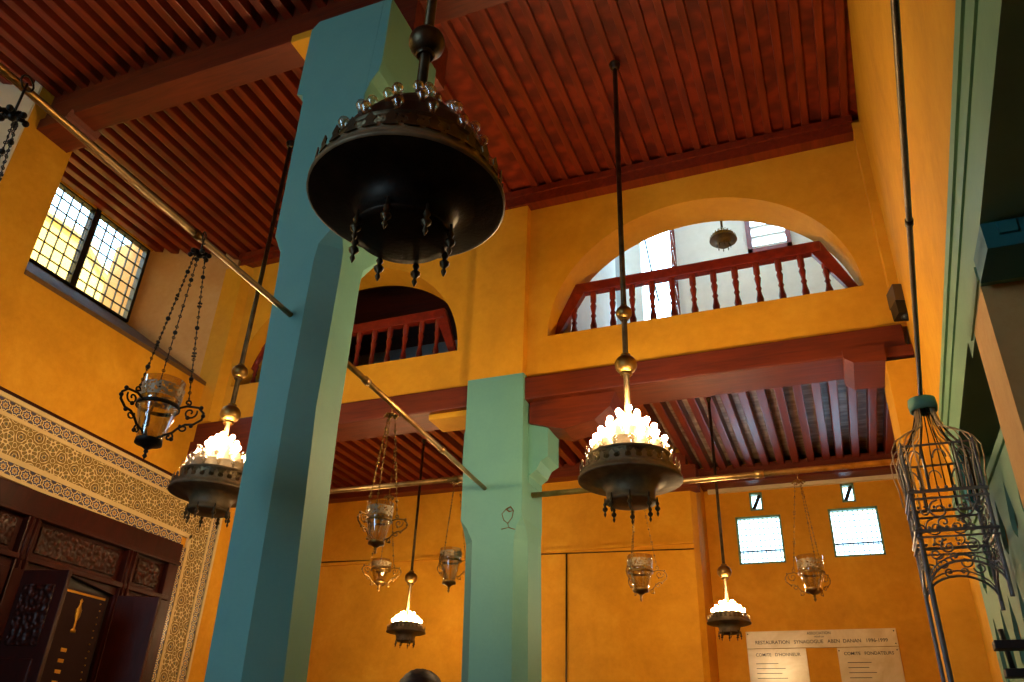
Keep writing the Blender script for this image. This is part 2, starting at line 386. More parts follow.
# gallery above and behind the arcade
struct('floor_gallery', G().box(-7.7, 1.2, 6.95, 11, 5.45, 5.55), REDX, 'gallery floor', 'floor')
g = G(); wall_holes(g, -2.25, 1.2, 9.6, 9.8, 5.5, 9.4, [(-2.02, -1.54, 5.6, 9.0), (-.44, .01, 7.98, 9.0)])
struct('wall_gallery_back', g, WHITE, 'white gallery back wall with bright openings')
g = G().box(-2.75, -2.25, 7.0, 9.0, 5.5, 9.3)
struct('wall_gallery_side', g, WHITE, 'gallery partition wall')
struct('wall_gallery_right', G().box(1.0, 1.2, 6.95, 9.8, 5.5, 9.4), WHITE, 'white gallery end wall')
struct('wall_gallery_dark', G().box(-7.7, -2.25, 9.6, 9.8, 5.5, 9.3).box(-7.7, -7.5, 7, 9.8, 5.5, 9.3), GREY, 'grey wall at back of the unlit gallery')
struct('ceiling_gallery', G().box(-7.7, -2.7, 6.95, 9.8, 7.35, 7.45), REDX, 'low ceiling of the unlit gallery', 'ceiling')
g = G()
wall_h = (-1.4, .2, 7.8, 8.6)
g.box(-2.8, 1.2, 6.95, 7.8, 9.3, 9.4).box(-2.8, 1.2, 8.6, 9.8, 9.3, 9.4).box(-2.8, -1.4, 7.8, 8.6, 9.3, 9.4).box(.2, 1.2, 7.8, 8.6, 9.3, 9.4)
struct('ceiling_gallery_opening', g, WHITE, 'white gallery ceiling with an unseen opening added for daylight', 'ceiling')  # roof opening out of view, added so daylight whitens the gallery
w = thing('window_7', (-.215, 9.65, 7.98), 'slatted bright window high in the white gallery wall', 'window', kind='structure')
G().box(-.29, -.225, -.12, .03, -.1, 1.02).box(.225, .29, -.12, .03, -.1, 1.02).box(-.29, .29, -.12, .03, -.1, -.0).build('window_frame', RAIL, w)
g = G()
for k in range(3): g.box(-.225, .225, -.03, .03, .06 + .17 * k, .10 + .17 * k)
g.build('slat', WHITE, w)
w = thing('window_8', (-1.78, 9.65, 5.6), 'tall bright gallery opening beside a red lattice shutter', 'window', kind='structure')
G().box(.24, .30, -.06, .05, 0, 3.4).build('jamb', WHITE, w)
G().tube([(-.2, -.1, 3.3), (-.06, -.1, 2.2), (.0, -.1, 1.8)], .012).build('stay_rod', BLACK, w)
g = G().box(.27, .29, -.4, -.1, .9, .95).box(.27, .29, -.4, -.1, 3.3, 3.36).box(.27, .29, -.43, -.4, .9, 3.36).box(.27, .29, -.13, -.1, .9, 3.36)
for k in range(8): g.tube([(.28, -.4, .9 + .3 * k), (.28, -.1, 1.2 + .3 * k)], .012, 4); g.tube([(.28, -.1, .9 + .3 * k), (.28, -.4, 1.2 + .3 * k)], .012, 4)
g.build('lattice_shutter', RAIL, w)

# ------------------------------------------------------------------ ceilings with joists
def ceiling(name, x0, x1, y0, y1, zb, zt, pitch, jw, boards, jmat, label, x1b=None):
    c = struct(name, G().box(x0 - .2, x1 + .25, y0, y1, zt, zt + .08), boards, label, 'ceiling')
    me = G().bev(-jw / 2, jw / 2, y0, y1, zb, zt + .01, .008).mesh('joist', jmat)
    x = x1 - pitch * .5
    while x > x0:
        o = link('joist', me, c, loc=(x, 0, 0)); o.rotation_euler.z = random.uniform(-.0015, .0015); x -= pitch
    return c
ceiling('ceiling_hall', -2.6, .80, 3.9, 6.6, 7.2, 7.255, .178, .07, BOARD, RED, 'dark red boarded ceiling with flat joists over the main hall')
ceiling('ceiling_aisle', -7.6, -2.75, 3.9, 6.62, 7.2, 7.34, .172, .085, BOARD, RED, 'dark red joisted ceiling over the side aisle')
ceiling('ceiling_near', -7.6, .6, -3, 3.68, 7.24, 7.38, .172, .085, BOARD, RED, 'dark joisted ceiling of the nearest bay')
struct('wall_over_beam', G().box(-7.6, .75, 3.66, 3.92, 7.13, 7.5), REDX, 'boarding on top of the high beam')
ceiling('ceiling_low', -7.6, .9, 6.95, 10.8, 5.2, 5.36, .187, .09, BOARD2, RED, 'low weathered joist ceiling under the gallery')
struct('trim_4', G().box(-1.62, .95, 10.5, 10.8, 5.02, 5.24).box(-7.7, -1.62, 9.82, 10.0, 5.06, 5.24).box(-2.15, -1.5, 9.8, 10.1, 4.78, 5.06), REDX, 'dark wall plate under the low joists', 'trim')

# ------------------------------------------------------------------ beams
bt = thing('ceiling_beam', (-2.7, 3.65, 6.9), 'high dark red beam across the hall ceiling, carried on the blue pillar', 'beam', kind='thing')
def loc(g, t): return g.xform(Matrix.Translation(-t.location))
loc(G().bev(-6.6, .74, 3.65, 3.92, 6.90, 7.14, .012), bt).build('main_timber', REDX, bt)
loc(G().bev(-3.68, -3.30, 3.64, 3.93, 6.87, 6.96, .012), bt).build('packing_block', OCHRE, bt, 'yellow plastered packing block')
loc(G().box(-3.0, -2.46, 3.64, 4.2, 6.44, 6.91), bt).build('bolster', REDX, bt)
loc(G().prism([(-6.62, 6.92), (-6.18, 6.92), (-6.22, 6.86), (-6.32, 6.80), (-6.62, 6.80)], 'y', 3.62, 3.98), bt).build('corbel', REDX, bt)

b2 = thing('gallery_beam', (-1, 6.55, 4.44), 'heavy reddish beam carrying the arched gallery wall right of the second pillar', 'beam', 'beams under the gallery', kind='thing')
loc(G().bev(-2.62, .80, 6.54, 7.0, 4.66, 4.90, .015), b2).build('main_timber', REDX, b2)
loc(G().prism([(.30, 4.68), (.30, 4.60), (.37, 4.545), (.62, 4.53), (.62, 4.68)], 'y', 6.44, 6.98), b2).build('corbel', REDX, b2)
loc(G().bev(.33, .84, 6.50, 6.9, 4.58, 4.68, .01), b2).build('corbel_cap', REDX, b2)
loc(G().prism([(-2.55, 4.66), (-2.55, 4.44), (-2.2, 4.34), (-1.9, 4.40), (-1.75, 4.52), (-1.7, 4.66)], 'y', 6.62, 6.95), b2).build('corbel', REDX, b2)
b3 = thing('gallery_beam', (-5, 6.55, 4.44), 'heavy reddish beam carrying the gallery wall between blue pillar and second pillar', 'beam', 'beams under the gallery', kind='thing')
loc(G().bev(-6.7, -3.1, 6.54, 7.0, 4.66, 4.90, .015), b3).build('main_timber', REDX, b3)
loc(G().bev(-3.64, -3.12, 6.6, 6.95, 4.60, 4.67, .02), b3).build('packing_block', OCHRE, b3, 'yellow plastered packing block')
loc(G().prism([(-6.7, 4.66), (-5.5, 4.66), (-5.6, 4.45), (-5.95, 4.30), (-6.55, 4.3), (-6.7, 4.3)], 'y', 6.5, 7.0), b3).build('corbel', REDX, b3)
g = G().prism([(.61, 6.46), (1.1, 6.46), (1.1, 7.05), (.61, 7.05)], 'z', 0, 4.53)
struct('wall_right_pilaster', g, OCHRE, 'yellow pier carrying the right end of the gallery beam')

# ------------------------------------------------------------------ pillars
def pillar(name, label, rings, bracket, mk=None):
    """rings: (z, xl, xr, yf, yb, chamfer)"""
    t = thing(name, ((rings[0][1] + rings[0][2]) / 2, (rings[0][3] + rings[0][4]) / 2, 0), label, 'pillar', 'painted pillars', kind='thing')
    vs = []; fs = []
    for z, xl, xr, yf, yb, c, cl in rings:
        vs += [(xl + cl, yf, z), (xr - c, yf, z), (xr, yf + c, z), (xr, yb - c, z), (xr - c, yb, z), (xl + cl, yb, z), (xl, yb - cl, z), (xl, yf + cl, z)]
    n = len(rings)
    for j in range(n - 1):
        for k in range(8): fs.append((8 * j + k, 8 * j + (k + 1) % 8, 8 * j + 8 + (k + 1) % 8, 8 * j + 8 + k))
    fs += [tuple(range(8))[::-1], tuple(8 * n - 8 + k for k in range(8))]
    loc(G().add(vs, fs), t).build('shaft', TURQ, t)
    for poly, ya, yb in bracket: loc(G().prism(poly, 'y', ya, yb), t).build('bracket', TURQ, t)
    return t
F, Bk = 3.27, 3.88
p1 = pillar('pillar', 'blue octagonal pillar nearest the viewer with bracketed square head', [
    (0, -2.85, -2.45, F, 3.73, .15, .004), (1.77, -2.875, -2.521, F, 3.73, .137, .004), (3.2, -2.918, -2.583, F, 3.73, .115, .004), (4.16, -2.958, -2.578, F, 3.73, .12, .004), (4.28, -2.97, -2.575, F, 3.73, .11, .004), (4.42, -3.04, -2.555, F, 3.76, .02, .004), (5.55, -3.06, -2.53, F, 3.78, .004, .004), (6.45, -3.06, -2.50, F, 3.78, .004, .004)],
    [([(-2.6, 5.5), (-2.535, 5.5), (-2.50, 5.62), (-2.45, 5.70), (-2.435, 5.80), (-2.435, 6.45), (-2.6, 6.45)], F + .002, 4.0),
     ([(-3.0, 5.62), (-3.065, 5.62), (-3.075, 5.68), (-3.125, 5.70), (-3.125, 6.38), (-3.07, 6.45), (-2.5, 6.45), (-2.6, 5.5)], F + .002, 3.9)])
p2 = pillar('pillar', 'pale green octagonal pillar under the arched gallery wall', [
    (0, -3.04, -2.44, 6.5, 7.04, .11, .14), (3.30, -3.13, -2.52, 6.5, 7.04, .10, .11), (3.42, -3.14, -2.535, 6.5, 7.04, .06, .06), (3.5, -3.15, -2.55, 6.5, 7.04, .004, .004), (4.93, -3.175, -2.575, 6.5, 7.04, .004, .004)],
    [([(-2.6, 3.86), (-2.55, 3.86), (-2.55, 3.93), (-2.48, 3.98), (-2.44, 4.06), (-2.37, 4.10), (-2.37, 4.44), (-2.46, 4.62), (-2.6, 4.62)], 6.66, 6.98),
     ([(-3.1, 3.86), (-3.15, 3.9), (-3.17, 4.0), (-3.25, 4.08), (-3.25, 4.44), (-3.2, 4.6), (-3.1, 4.6)], 6.66, 6.98)])
g = G().tube([(-2.70, 6.497, 3.57), (-2.74, 6.497, 3.53), (-2.72, 6.497, 3.47), (-2.68, 6.497, 3.44), (-2.64, 6.497, 3.49), (-2.63, 6.497, 3.55)], .004, 4)
g.tube([(-2.70, 6.497, 3.57), (-2.66, 6.497, 3.59), (-2.63, 6.497, 3.55), (-2.67, 6.497, 3.545), (-2.70, 6.497, 3.57)], .007, 4)
g.tube([(-2.68, 6.497, 3.44), (-2.67, 6.497, 3.40), (-2.74, 6.497, 3.39)], .004, 4).tube([(-2.67, 6.497, 3.40), (-2.61, 6.497, 3.38)], .004, 4)
loc(g, p2).build('drawn_mark', STONE, p2, 'small dark goblet-like mark')

# ------------------------------------------------------------------ balustrades
def balustrade(xl, xr, rl, rr, n, label):
    t = thing('balustrade', ((xl + xr) / 2, 6.85, 5.36), label, 'balustrade', 'gallery balustrades')
    cx = (xl + xr) / 2; zt = .67
    G().bev(rl - cx, rr - cx, -.045, .045, zt - .09, zt + .03, .012).build('handrail', RAIL, t)
    for a, b in ((rl, xl), (rr, xr)):
        s = 1 if b < a else -1
        G().prism([(a - cx, zt + .03), (a - cx + s * .09, zt - .09), (b - cx + s * .07, .02), (b - cx - s * .0, .02)], 'y', -.035, .035).build('raking_rail', RAIL, t)
    me = G().lathe([(.001, 0), (.034, 0), (.034, .1), (.022, .12), (.03, .15), (.036, .2), (.026, .25), (.019, .3), (.03, .33), (.019, .36), (.026, .41), (.034, .46), (.02, .5), (.032, .52), (.032, .67)], 10).mesh('baluster', RAIL)
    for i in range(n):
        x = xl + .09 + (xr - xl - .18) * i / (n - 1) - cx
        h = 1.
        if x + cx < rl: h = max(.25, (x + cx - xl) / (rl - xl) * .9)
        if x + cx > rr: h = max(.25, (xr - x - cx) / (xr - rr) * .9)
        o = link('baluster', me, t, loc=(x, 0, 0)); o.scale.z = h * .9
    return t
balustrade(-2.46, .605, -2.14, .30, 15, 'red turned balustrade in the bright right-hand arch')
balustrade(-6.5, -3.47, -6.2, -3.68, 15, 'red turned balustrade in the dim arch beside the blue pillar')

# ------------------------------------------------------------------ tie rods
def rod(p, q, r, label, mat=PIPE, joints=(), group='brass tie rods'):
    p, q = Vector(p), Vector(q); t = thing('tie_rod', p, label, 'tie rod', group)
    G().tube([(0, 0, 0), q - p], r, 10).build('bar', mat, t)
    for k in joints:
        c = (q - p) * k; d = (q - p).normalized() * r * 1.5
        G().tube([c - d, c + d], r * 1.35, 10).build('sleeve', mat, t)
    return t
rod((-2.70, -3, 3.785), (-2.79, 3.28, 3.785), .017, 'brass tie rod running from top left into the blue pillar', BRASS, (.655, .868))  # darker brass than the other rods: dimmer light put into its colour
rod((-2.80, 3.87, 3.785), (-2.925, 6.51, 3.785), .02, 'brass tie rod between blue pillar and green pillar', PIPE, (.12, .62))
rod((-6.6, 6.78, 4.02), (-3.12, 6.78, 4.01), .026, 'brass tie rod from left wall to the green pillar', PIPE, (.95,))
rod((-2.56, 6.76, 3.77), (.87, 6.76, 3.78), .026, 'brass tie rod from green pillar to the right wall', PIPE, (.6,))
rod((.06, -3, 3.26), (.535, 4.3, 3.25), .011, 'thin dark rod leading along right wall to the iron canopy', DBRASS, (.78,), 'thin rods')
g = G().tube([(-1.62, 9.985, 4.03), (-7.6, 9.985, 4.18)], .007, 6); g.tube([(-3.27, 9.98, 4.07), (-3.27, 9.98, 1.0)], .011, 6)
tag(g.build('wall_conduit', DBRASS), 'thin dark conduit with a drop on the left back wall', 'conduit')

# ------------------------------------------------------------------ chandeliers
def chandelier(loc_, R, ztop, balls, label, tiers, lit_from, mount=True, BW=None):
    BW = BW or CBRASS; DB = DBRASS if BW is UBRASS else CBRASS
    """origin = centre of the rim.  tiers: list of (radius factor, height factor, count)"""
    t = thing('chandelier', loc_, label, 'chandelier', 'bulb-ringed brass chandeliers'); x, y, z = loc_
    L = ztop - z; kh = tiers[-1][1] * R
    G().tube([(0, 0, kh - .1 * R), (0, 0, L)], .045 * R + .006, 8).build('rod', DBRASS, t)
    if mount: G().lathe([(.001, L), (.14 * R, L), (.15 * R, L - .06 * R), (.1 * R, L - .1 * R), (.12 * R, L - .16 * R), (.07 * R, L - .22 * R), (.001, L - .23 * R)], 16).build('ceiling_rose', DBRASS, t)
    for bz, br in balls:
        G().ball((0, 0, bz - z), br, 14, .92).lathe([(.45 * br, bz - z - 1.08 * br), (.55 * br, bz - z - .95 * br), (.45 * br, bz - z - .8 * br)], 14).lathe([(.35 * br, bz - z + .8 * br), (.45 * br, bz - z + 1. * br), (.3 * br, bz - z + 1.1 * br)], 14).build('ball_knop', DBRASS if BW is UBRASS else BRASS, t)
    # dish: underside bell and lower ring
    G().lathe([(1.0 * R, .0), (.96 * R, -.012 * R), (.72 * R, -.03 * R), (.56 * R, -.07 * R), (.49 * R, -.17 * R), (.465 * R, -.36 * R), (.49 * R, -.38 * R), (.49 * R, -.42 * R), (.4 * R, -.43 * R), (.25 * R, -.46 * R), (.001, -.47 * R)], 48).build('bowl', BW, t)
    G().lathe([(1.0 * R, .0), (1.02 * R, .01 * R), (1.02 * R, .05 * R), (.985 * R, .06 * R), (.96 * R, .16 * R), (.97 * R, .18 * R), (.86 * R, .2 * R)], 48).build('rim', CBRASS, t)
    G().lathe([(.86 * R, .2 * R), (.83 * R, .24 * R), (.82 * R, .42 * R), (.84 * R, .44 * R), (.78 * R, .46 * R)], 48).build('pierced_band', PIERCE, t)
    prof = [(.78 * R, .46 * R)]
    for rf, hf, n in tiers: prof += [(rf * R + .02 * R, hf * R - .03 * R), (rf * R - .05 * R, hf * R)]
    prof += [(.05 * R, tiers[-1][1] * R + .08 * R)]
    G().lathe(prof, 36).build('tiered_cone', DB, t)
    # crest leaves round the rim
    g = G(); n = 30
    for k in range(n):
        a = 2 * PI * k / n; c, s = math.cos(a), math.sin(a); rr = .985 * R; wv = .075 * R
        P = [(-wv, .16), (-.5 * wv, .21), (-.75 * wv, .26), (0, .34), (.75 * wv, .26), (.5 * wv, .21), (wv, .16)]
        vs = [(rr * c - u * s, rr * s + u * c, h * R) for u, h in P] + [((rr - .012 * R) * c - u * s, (rr - .012 * R) * s + u * c, h * R) for u, h in P]
        m = len(P); g.add(vs, [tuple(range(m)), tuple(range(m, 2 * m))[::-1]] + [(i, (i + 1) % m, m + (i + 1) % m, m + i) for i in range(m)])
    g.build('crest', DB, t)
    fm = G().lathe([(.001, -.30 * R), (.018 * R, -.27 * R), (.03 * R, -.24 * R), (.014 * R, -.2 * R), (.05 * R, -.16 * R), (.055 * R, -.13 * R), (.02 * R, -.09 * R), (.04 * R, -.05 * R), (.02 * R, 0), (.015 * R, .08 * R), (.001, .08 * R)], 8).mesh('finial', DBRASS)
    for k in range(8):
        a = 2 * PI * k / 8 + .2; link('finial', fm, t, loc=(.5 * R * math.cos(a), .5 * R * math.sin(a), -.40 * R))
    rb = .05 * R + .004
    def bulb(mt): return G().lathe([(.001, -.6 * rb), (.45 * rb, -.6 * rb), (.5 * rb, .1 * rb), (.85 * rb, .5 * rb), (1. * rb, 1.1 * rb), (.8 * rb, 1.7 * rb), (.4 * rb, 2.0 * rb), (.001, 2.1 * rb)], 10).mesh('bulb', mt)
    on, off = bulb(LIT), bulb(UNLIT)
    for j, (rf, hf, n) in enumerate(tiers):
        for k in range(n):
            a = 2 * PI * (k + .37 * j) / n + .3 * j
            l_ = j >= lit_from and not (j == lit_from and lit_from > 0 and k % 4 == 1)
            link('bulb', on if l_ else off, t, loc=(rf * R * math.cos(a), rf * R * math.sin(a), hf * R + .03 * R))
    return t
T5 = [(.82, .52, 15), (.72, .74, 13), (.56, .98, 10), (.38, 1.20, 7), (.19, 1.40, 4)]
T3 = [(.72, .50, 14), (.55, .66, 10), (.32, .86, 6)]
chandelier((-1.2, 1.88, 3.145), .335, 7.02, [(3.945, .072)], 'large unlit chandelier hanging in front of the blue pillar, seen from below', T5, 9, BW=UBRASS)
chandelier((-1.215, 5.08, 3.212), .345, 7.2, [(4.54, .062), (4.10, .082)], 'lit chandelier in the centre hanging before the gallery beam', T5, 1)
chandelier((-4.6, 4.89, 3.355), .335, 7.12, [(4.465, .07), (4.065, .085)], 'lit chandelier partly hidden behind the blue pillar', T5, 2)
chandelier((-4.66, 8.4, 2.862), .22, 5.2, [(3.474, .075)], 'small lit chandelier hanging low between the two pillars', T3, 0)
chandelier((-1.05, 8.2, 2.823), .205, 5.2, [(3.314, .07)], 'small lit chandelier beside the marble plaque', T3, 0)
chandelier((-.66, 7.7, 6.90), .15, 9.3, [], 'tiny unlit chandelier hanging in the white gallery behind the right arch', T3, 9)

# ------------------------------------------------------------------ hanging glass oil lamps
def spiral(c, r0, r1, a0, turns, n=18, flip=1):
    return [(c[0] + (r0 + (r1 - r0) * i / n) * math.cos(a0 + flip * turns * 2 * PI * i / n), 0, c[1] + (r0 + (r1 - r0) * i / n) * math.sin(a0 + flip * turns * 2 * PI * i / n)) for i in range(n + 1)]
def oil_lamp(x, y, zhook, zcrown, zring, S, label, rz=0., metal_=IRON, glass_top=.14, glass_bot=-.18, heavy=1., spread=1.7):
    """S = radius of the holding ring; origin at the hook"""
    t = thing('hanging_oil_lamp', (x, y, zhook), label, 'oil lamp', 'hanging glass oil lamps', rz)
    zc = zcrown - zhook; zr = zring - zhook; w = .045 * S * heavy + .0018
    g = G().tube([(0, 0, 0), (0, 0, zc)], w * .8, 6).ring((0, 0, -.0), .032, w * .7, 14, 5, Matrix.Rotation(PI / 2, 3, 'Y'))
    for k in range(6):
        a = PI * k / 3
        g.tube([(0, 0, zc), (.3 * S * math.cos(a), .3 * S * math.sin(a), zc + .12 * S), (.52 * S * math.cos(a), .52 * S * math.sin(a), zc + .02 * S)], [w * 1.6, w * 2.2, w], 5)
        g.ball((.5 * S * math.cos(a), .5 * S * math.sin(a), zc), w * 2.2, 6)
    g.ball((0, 0, zc), w * 3, 8); g.build('crown', metal_, t)
    # three chains with knots
    top = Vector((.3 * S, 0, zc)); bot = Vector(((1 + .22 * spread) * S, 0, zr + .42 * S))
    X = lambda a: 1 + (a - 1) * spread if a > 1 else a
    ch = G(); n = max(14, int((top - bot).length / .028))
    ch.tube([top, bot], w * .38, 5)
    for i in range(n):
        p = top.lerp(bot, (i + .5) / n); ch.ring(p, .006 + .01 * S, w * .38, 8, 4, Matrix.Rotation(PI / 2, 3, 'X') @ Matrix.Rotation((i % 2) * PI / 2, 3, 'Y'))
    for f in (.16, .52, .86): ch.ball(top.lerp(bot, f), w * 1.9, 8)
    for f in (.36, .70):
        p = top.lerp(bot, f)
        for q in (-1, 1):
            for e in (-1, 1): ch.tube([(p.x + a, 0, p.z + b) for a, _, b in spiral((q * .05 * S, e * .09 * S), .05 * S, .015 * S, -q * PI / 2, .9, 10)], w * .55, 4)
    cme = ch.mesh('chain', metal_)
    # scroll bracket
    sb = G()
    O = [(1.0, .02), (1.22, .16), (1.55, .12), (1.72, -.16), (1.70, -.5), (1.5, -.78), (1.28, -.82), (1.1, -1.05), (.95, -1.3), (.6, -1.45), (.32, -1.6)]
    sb.tube([(X(a) * S, 0, zr + b * S) for a, b in O], w, 6)
    for c, r, a0, tn, fl in (((1.34, -.18), .30, .4, 1.2, -1), ((1.25, -1.0), .2, 2.4, 1.0, 1), ((.86, -1.52), .17, 1.2, 1.0, -1), ((1.22, .34), .14, -1.2, 1.1, 1)):
        sb.tube([(a, 0, b) for a, _, b in spiral((X(c[0]) * S, zr + c[1] * S), r * S * 1.15, .05 * S, a0, tn, 16, fl)], w * .75, 5)
    for a, b in ((1.72, -.3), (1.62, .12), (1.45, -.86), (1.0, -1.62), (1.3, -.45)): sb.ball((X(a) * S, 0, zr + b * S), w * 1.7, 6)
    sme = sb.mesh('scroll_bracket', metal_)
    for k in range(3):
        for nm, me in (('chain', cme), ('scroll_bracket', sme)):
            o = link(nm, me, t); o.rotation_euler.z = 2 * PI * k / 3
    G().lathe([(.98 * S, zr - .09 * S), (1.04 * S, zr - .09 * S), (1.04 * S, zr + .09 * S), (.98 * S, zr + .09 * S), (.98 * S, zr - .09 * S)], 28).build('holding_ring', metal_, t)
    gt, gb = zr + glass_top, zr + glass_bot
    G().lathe([(.05 * S, gb - .01), (.58 * S, gb), (.62 * S, gb + .02), (.95 * S, zr), (1.04 * S, gt), (.98 * S, gt), (.89 * S, zr), (.56 * S, gb + .03), (.05 * S, gb + .02)], 28).build('glass_cup', GLASS, t)
    G().lathe([(1.0 * S, zr + .25 * (gt - zr)), (1.045 * S, gt - .25 * (gt - zr))], 28).build('etched_band', ETCH, t)
    G().lathe([(.62 * S, gb + .01), (.64 * S, gb - .01), (.42 * S, gb - .14 * S), (.22 * S, gb - .3 * S), (.08 * S, gb - .4 * S), (.12 * S, gb - .5 * S), (.05 * S, gb - .58 * S), (.12 * S, gb - .72 * S), (.001, gb - .88 * S)], 16).build('base_cup', metal_, t)
    return t
oil_lamp(-2.76, 2.48, 3.785, 3.68, 2.842, .092, 'large scrolled iron oil lamp hanging in front of the leaded window wall', .5, IRON, .125, -.17)
oil_lamp(-2.735, 1.40, 3.79, 3.61, 2.70, .10, 'oil lamp hanging out of view with only its chains at the upper left edge', .2, IRON, .125, -.17)
oil_lamp(-2.84, 4.60, 3.785, 3.70, 2.93, .088, 'scrolled oil lamp with cut glass just right of the blue pillar', .3, BRASS, .12, -.15)
oil_lamp(-3.36, 6.78, 4.01, 3.97, 3.21, .10, 'scrolled glass oil lamp just left of the green pillar', .5, BRASS, .11, -.2, .6)
oil_lamp(-5.2, 8.6, 5.2, 4.55, 3.64, .12, 'smallest scrolled oil lamp hanging lowest and furthest back near the blue pillar', .1, BRASS, .12, -.15)
oil_lamp(-1.56, 6.76, 3.77, 3.73, 3.011, .105, 'glass oil lamp hanging right of the green pillar before blank ochre wall', .2, BRASS, .135, -.15, .45, 1.5)
oil_lamp(-.2, 6.76, 3.775, 3.676, 2.934, .098, 'clear glass oil lamp hanging under the two small windows', .9, BRASS, .13, -.13, .45, 1.5)

# ------------------------------------------------------------------ ark cabinet and its tiled surround on the left wall
XW = -6.6
def uvband(name, quad_along, lenY, parent, p0, p1, d, t0, t1):
    """flat raised band from p0 to p1 (y,z), width vector d, uv unit = band width"""
    p0, p1, d = Vector(p0), Vector(p1), Vector(d); L = (p1 - p0).length; wv = d.length
    x1, x0 = XW + t1, XW + t0
    vs = [(x1, *p0), (x1, *p1), (x1, *(p1 + d)), (x1, *(p0 + d)), (x0, *p0), (x0, *p1), (x0, *(p1 + d)), (x0, *(p0 + d))]
    g = G().add(vs, [(0, 1, 2, 3), (4, 7, 6, 5), (0, 4, 5, 1), (1, 5, 6, 2), (2, 6, 7, 3), (3, 7, 4, 0)])
    o = g.build(name, MOSAIC if quad_along else STUCCO, parent)
    uv = o.data.uv_layers.new(name='UVMap'); n = L / wv
    for poly in o.data.polygons:
        for li in poly.loop_indices:
            k = o.data.loops[li].vertex_index % 4
            uv.data[li].uv = (n if k in (1, 2) else 0, 1 if k > 1 else 0)
    return o
su = thing('stucco_surround', (0, 0, 0), 'carved stucco and blue mosaic border around the dark wooden ark', 'surround')
YL = .5; sl = -.03
def zl(z, y): return z + sl * (y - 6.5)
yi, yo = 6.66, 7.22        # inner / outer upright edges
ztop_ = [(4.18, 4.14), (4.14, 4.03), (4.03, 3.995), (3.995, 3.69), (3.69, 3.645), (3.645, 3.53), (3.53, 3.50)]
f = (yo - yi) / .65
def yv(z): return yi + (z - 3.50) / .68 * (yo - yi)
for i, (za, zb) in enumerate(ztop_):
    ya = yv(za); yb = yv(zb)
    if i in (1, 5):
        uvband('mosaic_band', True, 0, su, (YL, zl(zb, YL)), (yb, zl(zb, yb)), (0, za - zb), 0, .028)
        uvband('mosaic_band', True, 0, su, (yb, 0), (yb, zl(zb, yb)), (ya - yb, 0), 0, .028)
    elif i == 3:
        uvband('stucco_panel', False, 0, su, (YL, zl(zb, YL)), (yb, zl(zb, yb)), (0, za - zb), 0, .022)
        uvband('stucco_panel', False, 0, su, (yb, 0), (yb, zl(za, ya)), (ya - yb, 0), 0, .022)
    else:
        d = .045 if i in (0, 6) else .035
        g = G().hexa([(XW, YL, zl(zb, YL)), (XW + d, YL, zl(zb, YL)), (XW + d, ya, zl(zb, ya)), (XW, ya, zl(zb, ya)), (XW, YL, zl(za, YL)), (XW + d, YL, zl(za, YL)), (XW + d, ya, zl(za, ya)), (XW, ya, zl(za, ya))])
        g.box(XW, XW + d, yb, ya, 0, zl(za, ya)); g.build('fillet', CREAMP, su)
tag(G().hexa([(XW, YL, zl(4.18, YL)), (XW + .06, YL, zl(4.18, YL)), (XW + .06, yo + .03, zl(4.18, yo)), (XW, yo + .03, zl(4.18, yo)), (XW, YL, zl(4.205, YL)), (XW + .06, YL, zl(4.205, YL)), (XW + .06, yo + .03, zl(4.205, yo)), (XW, yo + .03, zl(4.205, yo))]).build('picture_rail', WALN), 'thin dark moulding on top edge of the stucco border', 'rail')

ak = thing('ark_cabinet', (XW, 5.0, 0), 'dark carved wooden ark with folding doors standing ajar', 'cabinet')
def AB(name, y0, y1, z0, z1, d, mat=WALN, parent=None, b=.008, d0=0., label=None):
    return G().bev(d0, d, y0 - 5, y1 - 5, z0, z1, b).build(name, mat, parent or ak, label)
AB('cornice', .5, 6.66, 3.34, 3.53, .10); AB('cornice_fillet', .5, 6.66, 3.30, 3.34, .13); AB('stile', 6.52, 6.66, 0, 3.34, .10)
for y in (2.0, 3.4, 4.80, 5.96):
    p = AB('post', y, y + .13, 0, 3.32, .11)
    for q in (.03, .085): G().tube([(.115, y - 5 + q, 2.86), (.115, y - 5 + q, 3.3)], .013, 6).build('reed', WALN, p)
for y0, y1 in ((.6, 2.0), (2.13, 3.4), (3.53, 4.80), (4.93, 5.96), (6.09, 6.52)):
    p = AB('frieze_panel', y0, y1, 2.98, 3.32, .04)
    G().bev(.03, .065, y0 - 4.94, y1 - 5.06, 3.03, 3.27, .012).build('carving', CARVE, p)
    # shallow pointed head over each opening
    m = (y0 + y1) / 2
    G().prism([(y0 - 5, 2.98), (y1 - 5, 2.98), (y1 - 5, 2.86), (m - 5, 2.93), (y0 - 5, 2.86)], 'x', 0, .07).build('arched_head', WALN, ak)
AB('transom', .5, 6.6, 2.935, 2.985, .12)
G().box(.004, .012, -4.4, 1.55, 0, 2.98).build('backing', BLACK, ak)
def door(yh, w, ang, z1, label):
    d = link('door', None, ak, label, (.06, yh - 5, 0)); d.rotation_euler.z = ang
    s = 1 if w > 0 else -1; a = abs(w)
    me = G().bev(0, .045, *(sorted((0, w))), .1, z1, .006); me.build('door_leaf', WALN, d)
    for za, zb in ((2.25, z1 - .12), (1.2, 2.15), (.25, 1.1)):
        y0, y1 = sorted((s * .09, s * (a - .09)))
        p = G().bev(.035, .06, y0, y1, za, zb, .012).build('door_panel', CARVE if za > 2 else WALN, d)
    return d
door(4.95, .50, -1.42, 2.86, 'left leaf of the ark, swung wide open')
door(5.95, -.46, 1.92, 2.86, 'right leaf of the ark, swung wide open')
door(3.55, .6, -.03, 2.86, None); door(4.78, -.6, .03, 2.86, None)
